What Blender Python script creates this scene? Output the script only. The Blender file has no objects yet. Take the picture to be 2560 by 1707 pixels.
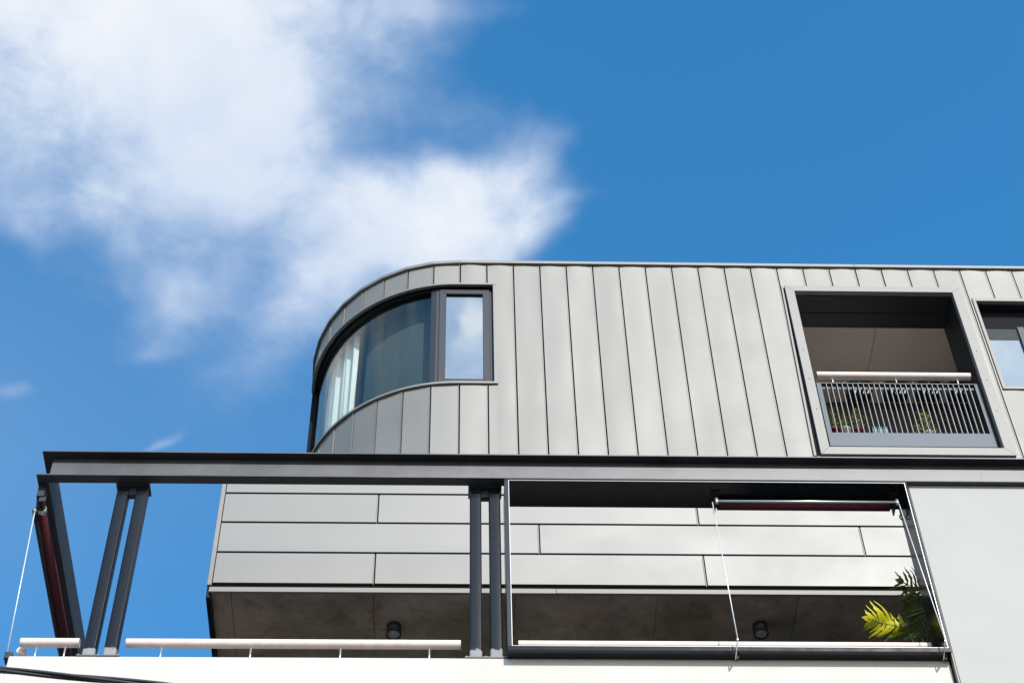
import bpy, math, random
from mathutils import Vector, Matrix
random.seed(7)
R = math.radians
SC = bpy.context.scene
COL = SC.collection

# ------------------------------------------------------------------ camera
F_PX, PW, PH = 4700.0, 2560.0, 1707.0
PITCH, ROLL, YAW = 0.90187, -0.027414, 0.047284
_fw = Vector((math.sin(YAW)*math.cos(PITCH), math.cos(YAW)*math.cos(PITCH), math.sin(PITCH)))
_rt = Vector((math.cos(YAW), -math.sin(YAW), 0))
_up = _rt.cross(_fw)
CR = _rt*math.cos(ROLL) + _up*math.sin(ROLL)
CU = -_rt*math.sin(ROLL) + _up*math.cos(ROLL)
cam = bpy.data.cameras.new('camera')
cam.sensor_width = 36.0
cam.lens = F_PX/PW*36.0
cam.clip_end = 5000
camo = bpy.data.objects.new('camera', cam)
COL.objects.link(camo)
camo.matrix_world = Matrix(((CR.x, CU.x, -_fw.x, 0), (CR.y, CU.y, -_fw.y, 0), (CR.z, CU.z, -_fw.z, 0), (0, 0, 0, 1)))
SC.camera = camo

def ray(px, py):
    return CR*((px-PW/2)/F_PX) - CU*((py-PH/2)/F_PX) + _fw
def at_y(px, py, y):
    r = ray(px, py); return r*(y/r.y)
def at_z(px, py, z):
    r = ray(px, py); return r*(z/r.z)

# ------------------------------------------------------------------ sun, sky, exposure
SUN_EL, SUN_AZ = R(32), R(16)          # azimuth: to the right of the facade's normal, behind the viewer
SUN_DIR = Vector((math.sin(SUN_AZ)*math.cos(SUN_EL), -math.cos(SUN_AZ)*math.cos(SUN_EL), math.sin(SUN_EL)))
sl = bpy.data.lights.new('sun', 'SUN')
sl.energy = 2.6
sl.angle = R(0.53)
sl.color = (1.0, 0.965, 0.91)
so = bpy.data.objects.new('sun', sl)
COL.objects.link(so)
so.rotation_euler = (-SUN_DIR).to_track_quat('-Z', 'Y').to_euler()
so.location = (6, -20, 30)

SC.view_settings.view_transform = 'Standard'
SC.view_settings.look = 'None'
SC.view_settings.exposure = 0.9
SC.view_settings.gamma = 1.0
SC.view_settings.use_curve_mapping = False

world = bpy.data.worlds.new('World')
SC.world = world
world.use_nodes = True
WN, WL = world.node_tree.nodes, world.node_tree.links
WN.clear()
def wn(t, **kw):
    n = WN.new(t)
    for k, v in kw.items(): setattr(n, k, v)
    return n
def wmath(op, a, b=None, c=None, clamp=False):
    n = wn('ShaderNodeMath', operation=op, use_clamp=clamp)
    for i, v in enumerate((a, b, c)):
        if v is None: continue
        if isinstance(v, (int, float)): n.inputs[i].default_value = v
        else: WL.new(v, n.inputs[i])
    return n.outputs[0]
sky = wn('ShaderNodeTexSky', sky_type='NISHITA', sun_disc=False)
sky.sun_elevation = SUN_EL
sky.sun_rotation = math.atan2(SUN_DIR.x, SUN_DIR.y)
sky.altitude = 50
sky.air_density = 1.0
sky.dust_density = 0.35
sky.ozone_density = 2.2
tc = wn('ShaderNodeTexCoord')
sep = wn('ShaderNodeSeparateXYZ')
WL.new(tc.outputs['Generated'], sep.inputs[0])
zc = wmath('MAXIMUM', sep.outputs[2], 0.06)
cx = wmath('DIVIDE', sep.outputs[0], zc)
cy = wmath('DIVIDE', sep.outputs[1], zc)
comb = wn('ShaderNodeCombineXYZ')
WL.new(cx, comb.inputs[0]); WL.new(cy, comb.inputs[1])
P = comb.outputs[0]                     # position on a flat cloud deck overhead
def noise(scale, detail, rough, dist=0.0, off=(0, 0, 0), lac=2.0):
    m = wn('ShaderNodeMapping'); m.inputs['Location'].default_value = off
    WL.new(P, m.inputs[0])
    n = wn('ShaderNodeTexNoise')
    n.inputs['Scale'].default_value = scale; n.inputs['Detail'].default_value = detail
    n.inputs['Roughness'].default_value = rough; n.inputs['Distortion'].default_value = dist
    n.inputs['Lacunarity'].default_value = lac
    WL.new(m.outputs[0], n.inputs['Vector'])
    return n
def smooth(v, lo, hi, a=0.0, b=1.0):
    n = wn('ShaderNodeMapRange', interpolation_type='SMOOTHSTEP')
    WL.new(v, n.inputs[0])
    for i, x in enumerate((lo, hi, a, b)): n.inputs[i+1].default_value = x
    return n.outputs[0]
warp = noise(5.0, 4, 0.55, 0.0, (3.1, 1.7, 0))
wv = wn('ShaderNodeVectorMath', operation='SUBTRACT'); WL.new(warp.outputs['Color'], wv.inputs[0]); wv.inputs[1].default_value = (.5, .5, .5)
ws = wn('ShaderNodeVectorMath', operation='SCALE'); WL.new(wv.outputs[0], ws.inputs[0]); ws.inputs['Scale'].default_value = 0.13
wa = wn('ShaderNodeVectorMath', operation='ADD'); WL.new(P, wa.inputs[0]); WL.new(ws.outputs[0], wa.inputs[1])
PWARP = wa.outputs[0]
def cloud_bank(px, py, rx, ry, ang, amp, power=1.0):
    """one bank of cloud on the deck: gaussian falloff round a point"""
    if abs(px) < 2 and abs(py) < 2: c = (px, py)
    else:
        r = ray(px*PW/2352, py*PW/2352); c = (r.x/r.z, r.y/r.z)
    m = wn('ShaderNodeMapping', vector_type='TEXTURE')
    m.inputs['Location'].default_value = (c[0], c[1], 0)
    m.inputs['Rotation'].default_value = (0, 0, R(ang))
    m.inputs['Scale'].default_value = (rx, ry, 1)
    WL.new(PWARP, m.inputs[0])
    l = wn('ShaderNodeVectorMath', operation='DOT_PRODUCT')
    WL.new(m.outputs[0], l.inputs[0]); WL.new(m.outputs[0], l.inputs[1])
    e = wmath('EXPONENT', wmath('MULTIPLY', l.outputs['Value'], -1.0))
    return wmath('MULTIPLY', e, amp)
banks = [
    # the big soft mass at the upper left and its fringe
    (130, 60, .110, .050, 0, 0.88), (330, 60, .075, .050, -10, 0.75), (560, 90, .050, .070, 0, 0.84), (640, 260, .030, .060, 10, 0.48), (90, 250, .09, .045, 8, 0.70),
    (470, 390, .070, .045, -15, 0.58), (230, 420, .110, .030, 0, 0.48), (560, 500, .045, .03, 30, 0.40),
    # the white puff above the roof
    (863, 544, .042, .028, 10, 1.12), (1013, 464, .034, .024, 20, 0.95), (1153, 424, .030, .022, -30, 0.69), (1243, 504, .026, .018, -25, 0.69), (1043, 584, .050, .022, 0, 1.01), (753, 644, .040, .030, 30, 0.69),
    (693, 724, .022, .030, 15, 0.52), (793, 454, .02, .02, 0, 0.28),
    # thin veils
    (900, 120, .040, .050, 0, .44), (1000, 10, .05, .018, 0, .48), (1060, 260, .045, .030, -35, .20), (1210, 350, .03, .03, -40, .18), (450, 640, .045, .032, 30, .40), (390, 760, .02, .012, 0, .2),
    (40, 850, .022, .010, 10, .27), (400, 1020, .016, .006, -35, .28), (480, 900, .06, .05, 0, .14), (150, 700, .10, .05, 0, .08), (640, 830, .04, .04, 0, .16)]
deck = [  # more of the same sky round about: the mass goes on to the left, fair-weather cloud behind the viewer
    (-.48, .52, .16, .10, 0, 1.0), (-.66, .42, .14, .16, 20, .8), (.021, -.778, .009, .014, 10, 2.0), (.035, -.845, .03, .010, 0, .5), (.38, -.80, .10, .03, 25, .25), (-.75, -.45, .24, .18, 10, .45), (.55, -.70, .16, .12, 0, .5), (.75, .15, .18, .12, 30, .5)]
tot = None
for b in banks+deck:
    v = cloud_bank(*b)
    tot = v if tot is None else wmath('ADD', tot, v)
# scattered banks over the rest of the sky, a little away from this one
far = noise(1.5, 3, 0.5, 0.2, (4.4, 9.3, 0))
dv = wn('ShaderNodeVectorMath', operation='DISTANCE'); WL.new(P, dv.inputs[0]); dv.inputs[1].default_value = (0.05, 0.72, 0)
farw = wmath('MULTIPLY', smooth(far.outputs['Fac'], .44, .70), smooth(dv.outputs['Value'], .45, .95))
tot = wmath('ADD', tot, farw)
n2 = noise(2.2, 2, 0.5, 0.0, (7.2, 2.4, 0))
n1 = noise(8.0, 9, 0.58, 0.3, (0.2, 0.4, 0))
n3 = noise(26.0, 6, 0.60, 0.4, (1.2, 5.4, 0))
nz = wmath('ADD', wmath('SUBTRACT', n1.outputs['Fac'], 0.5), wmath('MULTIPLY', wmath('SUBTRACT', n3.outputs['Fac'], 0.5), .52))
sat_ = wmath('SUBTRACT', 1.0, wmath('EXPONENT', wmath('MULTIPLY', tot, -1.25)))
dens = wmath('ADD', sat_, wmath('MULTIPLY', wmath('MULTIPLY', nz, 1.3), wmath('ADD', wmath('MULTIPLY', sat_, 0.85), .10)))
alpha = smooth(dens, 0.10, .80)
# thick parts are whiter, thin parts take the sky's blue
thick = wmath('MULTIPLY', smooth(dens, 0.45, 1.05), wmath('ADD', wmath('MULTIPLY', smooth(noise(4.2, 4, 0.55, 0.3, (2.7, 8.1, 0)).outputs['Fac'], .34, .62), .75), .25))
veil = wmath('ADD', cloud_bank(100, 950, .26, .20, 0, .10), cloud_bank(-.75, .60, .40, .40, 0, .15))
veil = wmath('MULTIPLY', veil, wmath('ADD', wmath('MULTIPLY', n2.outputs['Fac'], .9), .5), clamp=True)
alpha = wmath('SUBTRACT', 1.0, wmath('MULTIPLY', wmath('SUBTRACT', 1.0, alpha), wmath('SUBTRACT', 1.0, veil)))
cr = wn('ShaderNodeMix', data_type='RGBA')
WL.new(thick, cr.inputs[0])
cr.inputs[6].default_value = (.64, .75, .93, 1)
cr.inputs[7].default_value = (.94, .965, 1.0, 1)
SKY_S = 0.15
CLOUD_GAIN = wn('ShaderNodeVectorMath', operation='SCALE')
WL.new(cr.outputs[2], CLOUD_GAIN.inputs[0])
# cloud scatters light forwards, so it is brighter towards the sun
sd = wn('ShaderNodeVectorMath', operation='DOT_PRODUCT'); WL.new(tc.outputs['Generated'], sd.inputs[0]); sd.inputs[1].default_value = SUN_DIR
WL.new(smooth(sd.outputs['Value'], .55, 1.0, 0.53/SKY_S, 1.0/SKY_S), CLOUD_GAIN.inputs['Scale'])
hsv = wn('ShaderNodeHueSaturation'); hsv.inputs['Hue'].default_value = 0.492; hsv.inputs['Saturation'].default_value = 1.33; hsv.inputs['Value'].default_value = 1.0
WL.new(sky.outputs[0], hsv.inputs['Color'])
mx = wn('ShaderNodeMix', data_type='RGBA')
WL.new(wmath('MULTIPLY', alpha, .97), mx.inputs[0]); WL.new(hsv.outputs[0], mx.inputs[6]); WL.new(CLOUD_GAIN.outputs[0], mx.inputs[7])
bg = wn('ShaderNodeBackground'); bg.inputs['Strength'].default_value = SKY_S
WL.new(mx.outputs[2], bg.inputs['Color'])
wo = wn('ShaderNodeOutputWorld'); WL.new(bg.outputs[0], wo.inputs['Surface'])

# ------------------------------------------------------------------ materials
M = {}
def mat(name, col, rough=.5, metal=0.0, spec=.5, var=0.0, vscale=3.0, bump=0.0, bscale=40.0, rvar=0.0, objvar=0.0, coat=0.0, coat_rough=.1):
    m = bpy.data.materials.new(name); m.use_nodes = True
    nt = m.node_tree; N, L = nt.nodes, nt.links
    b = N['Principled BSDF']
    b.inputs['Base Color'].default_value = (*col, 1); b.inputs['Roughness'].default_value = rough
    b.inputs['Metallic'].default_value = metal; b.inputs['Specular IOR Level'].default_value = spec
    b.inputs['Coat Weight'].default_value = coat; b.inputs['Coat Roughness'].default_value = coat_rough
    tcn = N.new('ShaderNodeTexCoord')
    geo = N.new('ShaderNodeNewGeometry')
    if var or rvar:
        n = N.new('ShaderNodeTexNoise'); n.inputs['Scale'].default_value = vscale; n.inputs['Detail'].default_value = 6; n.inputs['Roughness'].default_value = .6
        L.new(geo.outputs['Position'], n.inputs['Vector'])
    if var or objvar:
        h = N.new('ShaderNodeHueSaturation'); h.inputs['Color'].default_value = (*col, 1)
        last = None
        if var:
            r = N.new('ShaderNodeMapRange'); L.new(n.outputs['Fac'], r.inputs[0])
            for i, v in enumerate((.3, .7, 1-var, 1+var)): r.inputs[i+1].default_value = v
            last = r.outputs[0]
        if objvar:
            oi = N.new('ShaderNodeObjectInfo')
            r2 = N.new('ShaderNodeMapRange'); L.new(oi.outputs['Random'], r2.inputs[0])
            for i, v in enumerate((0, 1, 1-objvar, 1+objvar)): r2.inputs[i+1].default_value = v
            if last is None: last = r2.outputs[0]
            else:
                mm = N.new('ShaderNodeMath'); mm.operation = 'MULTIPLY'; L.new(last, mm.inputs[0]); L.new(r2.outputs[0], mm.inputs[1]); last = mm.outputs[0]
        L.new(last, h.inputs['Value']); L.new(h.outputs[0], b.inputs['Base Color'])
    if rvar:
        r = N.new('ShaderNodeMapRange'); L.new(n.outputs['Fac'], r.inputs[0])
        for i, v in enumerate((.3, .7, rough-rvar, rough+rvar)): r.inputs[i+1].default_value = v
        L.new(r.outputs[0], b.inputs['Roughness'])
    if bump:
        n2_ = N.new('ShaderNodeTexNoise'); n2_.inputs['Scale'].default_value = bscale; n2_.inputs['Detail'].default_value = 4
        L.new(geo.outputs['Position'], n2_.inputs['Vector'])
        bp = N.new('ShaderNodeBump'); bp.inputs['Strength'].default_value = 1; bp.inputs['Distance'].default_value = bump
        L.new(n2_.outputs['Fac'], bp.inputs['Height']); L.new(bp.outputs[0], b.inputs['Normal'])
    M[name] = m
    return m
mat('panel', (.226, .217, .197), rough=.59, metal=.38, spec=.5, var=.06, vscale=1.3, rvar=.05, objvar=.05)
mat('cladding', (.198, .193, .179), rough=.52, metal=.44, spec=.5, var=.035, vscale=1.2, rvar=.04, objvar=.025)
mat('trim', (.214, .206, .188), rough=.60, metal=.34, var=.03)
mat('backing', (.010, .010, .011), rough=.9, spec=.1)
mat('beam_paint', (.088, .086, .088), rough=.47, metal=.72, spec=.5, var=.18, vscale=3, rvar=.03, bump=.0006, bscale=55)
mat('gloss_black', (.008, .009, .010), rough=.16, spec=.3, rvar=.03, vscale=7, bump=.0003, bscale=30)
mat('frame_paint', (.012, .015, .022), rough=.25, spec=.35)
mat('edge_glint', (.40, .41, .42), rough=.4, metal=.3)  # pale tone that paints the sun's glint along the plate edges
mat('render_white', (.57, .52, .465), rough=.85, spec=.2, var=.06, vscale=2.0, bump=.002, bscale=60)
mat('wall_grey', (.312, .306, .276), rough=.55, spec=.4, var=.045, vscale=.9)
mat('timber', (.74, .60, .52), rough=.6, var=.08, vscale=14)
mat('galv', (.084, .096, .108), rough=.5, metal=.2, spec=.22, var=.2, vscale=10, rvar=.06)
mat('bar_steel', (.24, .245, .25), rough=.5, metal=.2, spec=.3)
mat('stainless', (.62, .61, .58), rough=.32, metal=.7)
mat('wire', (.72, .72, .70), rough=.4, metal=.3)
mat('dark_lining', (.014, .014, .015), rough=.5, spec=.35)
mat('brown_sheet', (.74, .61, .51), rough=.8, var=.04)
mat('window_frame', (.016, .019, .026), rough=.42, spec=.35, var=.06)
mat('maroon', (.075, .005, .011), rough=.75, bump=.001, bscale=90, var=.15, vscale=20)
mat('black_plastic', (.012, .012, .013), rough=.5)
mat('lens', (.35, .36, .33), rough=.25, var=.35, vscale=35)
mat('cable', (.020, .019, .021), rough=.5, bump=.001, bscale=80)
mat('interior', (.55, .56, .54), rough=.9)
mat('curtain', (.86, .86, .84), rough=.9)
mat('grey_curtain', (.048, .056, .053), rough=.95)
mat('asphalt', (.05, .05, .052), rough=.9, var=.2, bump=.004, bscale=30)
mat('paving', (.28, .27, .25), rough=.85, var=.12)
mat('floor_tile', (.58, .55, .50), rough=.7, var=.1)
mat('leaf_yellow', (.66, .60, .010), rough=.45, var=.12, vscale=12)
mat('leaf_green', (.12, .135, .018), rough=.42, var=.25, vscale=10)
mat('stem', (.17, .17, .05), rough=.6)
mat('red_pot', (.22, .02, .03), rough=.35)
mat('teal_pot', (.02, .12, .14), rough=.3)
mat('white_pot', (.75, .74, .70), rough=.35)
mat('terracotta', (.30, .13, .07), rough=.8)
mat('soil', (.03, .02, .015), rough=.95)
mat('white_slot', (.80, .80, .78), rough=.5)
mat('matte_black', (.012, .012, .014), rough=.85, spec=.12)
mat('dark_brown', (.10, .08, .065), rough=.8)
mat('screw', (.05, .05, .05), rough=.5, metal=.5)
mat('leaf_small', (.20, .21, .03), rough=.5, var=.4, vscale=30)
for k in ('leaf_yellow', 'leaf_green', 'leaf_small'):
    b = M[k].node_tree.nodes['Principled BSDF']
    nt = M[k].node_tree
    tr = nt.nodes.new('ShaderNodeBsdfTranslucent')
    src = b.inputs['Base Color'].links[0].from_socket
    nt.links.new(src, tr.inputs['Color'])
    ms = nt.nodes.new('ShaderNodeMixShader'); ms.inputs[0].default_value = .35
    nt.links.new(b.outputs[0], ms.inputs[1]); nt.links.new(tr.outputs[0], ms.inputs[2])
    nt.links.new(ms.outputs[0], nt.nodes['Material Output'].inputs['Surface'])

b = M['white_slot'].copy(); b.name = 'glow_slot'; M['glow_slot'] = b
b.node_tree.nodes['Principled BSDF'].inputs['Emission Color'].default_value = (1, .97, .92, 1)
b.node_tree.nodes['Principled BSDF'].inputs['Emission Strength'].default_value = .3  # white slots with a little emission of their own
def concrete():
    m = bpy.data.materials.new('soffit_concrete'); m.use_nodes = True
    N, L = m.node_tree.nodes, m.node_tree.links
    b = N['Principled BSDF']; b.inputs['Roughness'].default_value = .9; b.inputs['Specular IOR Level'].default_value = .15
    geo = N.new('ShaderNodeNewGeometry')
    a = N.new('ShaderNodeTexNoise'); a.inputs['Scale'].default_value = 1.7; a.inputs['Detail'].default_value = 8; a.inputs['Roughness'].default_value = .62
    c = N.new('ShaderNodeTexNoise'); c.inputs['Scale'].default_value = 9; c.inputs['Detail'].default_value = 6; c.inputs['Roughness'].default_value = .7
    d = N.new('ShaderNodeTexNoise'); d.inputs['Scale'].default_value = 1.1; d.inputs['Detail'].default_value = 3
    for n in (a, c, d): L.new(geo.outputs['Position'], n.inputs['Vector'])
    r = N.new('ShaderNodeValToRGB'); L.new(a.outputs['Fac'], r.inputs[0])
    r.color_ramp.elements[0].position = .32; r.color_ramp.elements[0].color = (.25, .175, .125, 1)
    r.color_ramp.elements[1].position = .68; r.color_ramp.elements[1].color = (.50, .375, .285, 1)
    r2 = N.new('ShaderNodeValToRGB'); L.new(d.outputs['Fac'], r2.inputs[0])
    r2.color_ramp.elements[0].position = .42; r2.color_ramp.elements[0].color = (1, 1, 1, 1)
    r2.color_ramp.elements[1].position = .62; r2.color_ramp.elements[1].color = (.72, .82, .72, 1)
    r3 = N.new('ShaderNodeValToRGB'); L.new(c.outputs['Fac'], r3.inputs[0])
    r3.color_ramp.elements[0].position = .33; r3.color_ramp.elements[0].color = (.45, .42, .4, 1)
    r3.color_ramp.elements[1].position = .5; r3.color_ramp.elements[1].color = (1, 1, 1, 1)
    m1 = N.new('ShaderNodeMix'); m1.data_type = 'RGBA'; m1.blend_type = 'MULTIPLY'; m1.inputs[0].default_value = 1
    m2 = N.new('ShaderNodeMix'); m2.data_type = 'RGBA'; m2.blend_type = 'MULTIPLY'; m2.inputs[0].default_value = .5
    L.new(r.outputs[0], m1.inputs[6]); L.new(r2.outputs[0], m1.inputs[7]); L.new(m1.outputs[2], m2.inputs[6]); L.new(r3.outputs[0], m2.inputs[7])
    L.new(m2.outputs[2], b.inputs['Base Color'])
    bp = N.new('ShaderNodeBump'); bp.inputs['Distance'].default_value = .003; L.new(c.outputs['Fac'], bp.inputs['Height']); L.new(bp.outputs[0], b.inputs['Normal'])
    M['soffit_concrete'] = m
concrete()

def column_paint():
    """glossy dark paint, paler and rougher at the foot of each column, with a ragged upper edge"""
    m = bpy.data.materials.new('column_paint'); m.use_nodes = True
    N, L = m.node_tree.nodes, m.node_tree.links
    b = N['Principled BSDF']; b.inputs['Specular IOR Level'].default_value = .21
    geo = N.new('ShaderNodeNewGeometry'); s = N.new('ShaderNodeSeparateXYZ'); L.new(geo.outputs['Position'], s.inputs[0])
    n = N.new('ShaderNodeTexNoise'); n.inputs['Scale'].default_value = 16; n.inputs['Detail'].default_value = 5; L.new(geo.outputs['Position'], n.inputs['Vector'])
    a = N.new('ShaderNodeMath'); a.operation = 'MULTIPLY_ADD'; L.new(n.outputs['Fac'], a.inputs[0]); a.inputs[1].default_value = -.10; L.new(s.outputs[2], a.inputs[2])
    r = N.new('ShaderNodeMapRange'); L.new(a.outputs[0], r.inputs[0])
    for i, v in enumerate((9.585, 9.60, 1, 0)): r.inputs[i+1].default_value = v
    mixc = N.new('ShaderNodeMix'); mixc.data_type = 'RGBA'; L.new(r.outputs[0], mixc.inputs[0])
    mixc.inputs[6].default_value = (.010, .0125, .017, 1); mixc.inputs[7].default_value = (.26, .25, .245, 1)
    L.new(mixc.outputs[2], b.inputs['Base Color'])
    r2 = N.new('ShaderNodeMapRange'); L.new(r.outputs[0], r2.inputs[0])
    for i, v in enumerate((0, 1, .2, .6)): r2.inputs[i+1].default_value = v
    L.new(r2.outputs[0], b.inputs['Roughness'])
    n3 = N.new('ShaderNodeTexNoise'); n3.inputs['Scale'].default_value = 6; L.new(geo.outputs['Position'], n3.inputs['Vector'])
    bp = N.new('ShaderNodeBump'); bp.inputs['Distance'].default_value = .0015; L.new(n3.outputs['Fac'], bp.inputs['Height']); L.new(bp.outputs[0], b.inputs['Normal'])
    M['column_paint'] = m
column_paint()

def glass(name, refl, tint, rough=0.0, gcol=(.95, .99, .98, 1)):
    m = bpy.data.materials.new(name); m.use_nodes = True
    N, L = m.node_tree.nodes, m.node_tree.links
    N.remove(N['Principled BSDF'])
    t = N.new('ShaderNodeBsdfTransparent'); t.inputs[0].default_value = (*tint, 1)
    g = N.new('ShaderNodeBsdfGlossy'); g.inputs['Roughness'].default_value = rough; g.inputs[0].default_value = gcol
    fr = N.new('ShaderNodeFresnel')
    gg = N.new('ShaderNodeNewGeometry'); io = N.new('ShaderNodeMapRange'); L.new(gg.outputs['Backfacing'], io.inputs[0])
    io.inputs[3].default_value = 1.5; io.inputs[4].default_value = 1/1.5; L.new(io.outputs[0], fr.inputs[0])
    a = N.new('ShaderNodeMath'); a.operation = 'ADD'; a.use_clamp = True; L.new(fr.outputs[0], a.inputs[0]); a.inputs[1].default_value = refl
    mxs = N.new('ShaderNodeMixShader'); L.new(a.outputs[0], mxs.inputs[0]); L.new(t.outputs[0], mxs.inputs[1]); L.new(g.outputs[0], mxs.inputs[2])
    L.new(mxs.outputs[0], N['Material Output'].inputs['Surface'])
    M[name] = m
glass('glass_clear', .0, (.86, .90, .885), gcol=(1, .95, .86, 1))
glass('glass_mirror', .36, (.45, .52, .55))

# ------------------------------------------------------------------ mesh helpers
class MB:
    def __init__(s): s.v = []; s.f = []
    def add(s, vs, fs):
        o = len(s.v); s.v += [tuple(v) for v in vs]; s.f += [tuple(i+o for i in f) for f in fs]; return s
    def box(s, x0, x1, y0, y1, z0, z1):
        vs = [(x, y, z) for x in (x0, x1) for y in (y0, y1) for z in (z0, z1)]
        return s.add(vs, [(0, 1, 3, 2), (4, 6, 7, 5), (0, 4, 5, 1), (2, 3, 7, 6), (0, 2, 6, 4), (1, 5, 7, 3)])
    def hexa(s, bottom, top):
        """closed solid from two matching polygon rings"""
        n = len(bottom)
        fs = [tuple(range(n-1, -1, -1)), tuple(range(n, 2*n))]
        fs += [(i, (i+1) % n, n+(i+1) % n, n+i) for i in range(n)]
        return s.add(list(bottom)+list(top), fs)
    def tube(s, pts, r, n=10, cap=True):
        pts = [Vector(p) for p in pts]; rings = []
        prev = None
        for i, p in enumerate(pts):
            d = (pts[min(i+1, len(pts)-1)] - pts[max(i-1, 0)]).normalized()
            if prev is None:
                a = Vector((0, 0, 1)) if abs(d.z) < .9 else Vector((1, 0, 0))
                u = d.cross(a).normalized()
            else:
                u = (prev - d*prev.dot(d)).normalized()
            prev = u; w = d.cross(u)
            rr = r[i] if isinstance(r, (list, tuple)) else r
            rings.append([p + (u*math.cos(2*math.pi*k/n) + w*math.sin(2*math.pi*k/n))*rr for k in range(n)])
        vs = [v for ring in rings for v in ring]; fs = []
        for i in range(len(pts)-1):
            for k in range(n):
                fs.append((i*n+k, i*n+(k+1) % n, (i+1)*n+(k+1) % n, (i+1)*n+k))
        if cap:
            fs.append(tuple(range(n-1, -1, -1))); fs.append(tuple((len(pts)-1)*n+k for k in range(n)))
        return s.add(vs, fs)
    def build(s, name, mt, parent=None, smooth=False, bevel=0.0, label=None, kind=None):
        xs, ys, zs = zip(*s.v)
        o_ = Vector(((min(xs)+max(xs))/2, (min(ys)+max(ys))/2, min(zs)))
        me = bpy.data.meshes.new(name)
        me.from_pydata([Vector(v)-o_ for v in s.v], [], s.f); me.update()
        me.materials.append(M[mt])
        ob = bpy.data.objects.new(name, me); COL.objects.link(ob)
        ob['wl'] = list(o_)
        ob.location = o_ - (Vector(parent['wl']) if parent else Vector((0, 0, 0)))
        if parent: ob.parent = parent
        if smooth:
            for p in me.polygons: p.use_smooth = True
        if bevel:
            bv = ob.modifiers.new('bevel', 'BEVEL'); bv.width = bevel; bv.segments = 2; bv.limit_method = 'ANGLE'; bv.angle_limit = R(40)
            bv.harden_normals = False
        if label: ob['label'] = label
        if kind: ob['kind'] = kind
        return ob
def thing(name, label, cat, loc, group=None):
    o = bpy.data.objects.new(name, None); COL.objects.link(o); o.empty_display_size = .2
    o.location = loc; o['wl'] = list(loc)
    o['label'] = label; o['category'] = cat
    if group: o['group'] = group
    return o
def tag(o, label, cat, group=None):
    o['label'] = label; o['category'] = cat
    if group: o['group'] = group
    return o

# ------------------------------------------------------------------ ground
GZ = -1.6
MB().add([(-300, -300, GZ), (300, -300, GZ), (300, 300, GZ), (-300, 300, GZ)], [(0, 1, 2, 3)]).build('ground', 'asphalt', kind='structure')
pv = MB().box(-40, 40, 7.6, 10.6, GZ+.002, GZ+.13).build('pavement', 'paving', kind='structure', bevel=.02)

# ------------------------------------------------------------------ the building: main dimensions
YF = 12.5464                 # face of the top storey
X0, SARC, RAD, W = .624, -.617, 1.686, .30
XC, YC = X0+SARC, YF+RAD
ZT = 17.277                  # top of the seamed sheets
Z_LOW = 11.55                # roof terrace behind the parapet band
Y0 = 10.45                   # tip of the beam's flanges
YP = 10.55                   # face of the white parapet
YX = 11.50                   # face of the horizontally clad band
ZP = 9.549                   # top of the white parapet

bld = thing('apartment_building', 'grey metal-clad apartment block with a rounded corner top storey', 'building', (1.0, 14.0, GZ))

def Fc(s, d=0.0):
    """plan point at arc length s along the top storey's face, d metres behind it"""
    if s >= SARC: return Vector((X0+s, YF+d, 0))
    a = (SARC-s)/RAD
    if a <= math.pi/2: return Vector((XC-(RAD-d)*math.sin(a), YC-(RAD-d)*math.cos(a), 0))
    return Vector((XC-RAD+d, YC+(SARC-RAD*math.pi/2-s), 0))
S90 = SARC-RAD*math.pi/2
# openings as (s0, s1, z0, z1)
ZM, ZS = 16.905, 15.172
SJ = .419-X0
W1 = (SARC-RAD*R(87), SJ, ZS, ZM)
LOG = (3.634-X0, 5.655-X0, 14.075, 16.908)        # outer edge of the loggia's surround
W2 = (5.758-X0, 8.2-X0, 15.142, 16.730)
OPEN = (W1, LOG, W2)
S_LO, S_HI = S90-3.6, 33*W

def cells(s0, s1, z0, z1):
    sb = sorted({s0, s1} | {b for o in OPEN for b in o[:2] if s0 < b < s1})
    zb = sorted({z0, z1} | {b for o in OPEN for b in o[2:] if z0 < b < z1})
    out = []
    for a, b in zip(sb, sb[1:]):
        for c, d in zip(zb, zb[1:]):
            ms, mz = (a+b)/2, (c+d)/2
            if any(o[0] < ms < o[1] and o[2] < mz < o[3] for o in OPEN): continue
            out.append([a, b, c, d])
    merged = []
    for q in out:                                # join cells stacked in one column
        if merged and merged[-1][0] == q[0] and merged[-1][1] == q[1] and abs(merged[-1][3]-q[2]) < 1e-6: merged[-1][3] = q[3]
        else: merged.append(q)
    return merged

# core wall behind the sheets
core = MB()
step = .15
s = S_LO
while s < S_HI-1e-6:
    e = min(s+step, S_HI)
    for a, b, c, d in cells(s, e, Z_LOW, ZT+.03):
        p = [Fc(a, .03), Fc(b, .03), Fc(b, .16), Fc(a, .16)]
        core.hexa([(q.x, q.y, c) for q in p], [(q.x, q.y, d) for q in p])
    s = e
wall = core.build('upper_wall', 'backing', bld)

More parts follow.
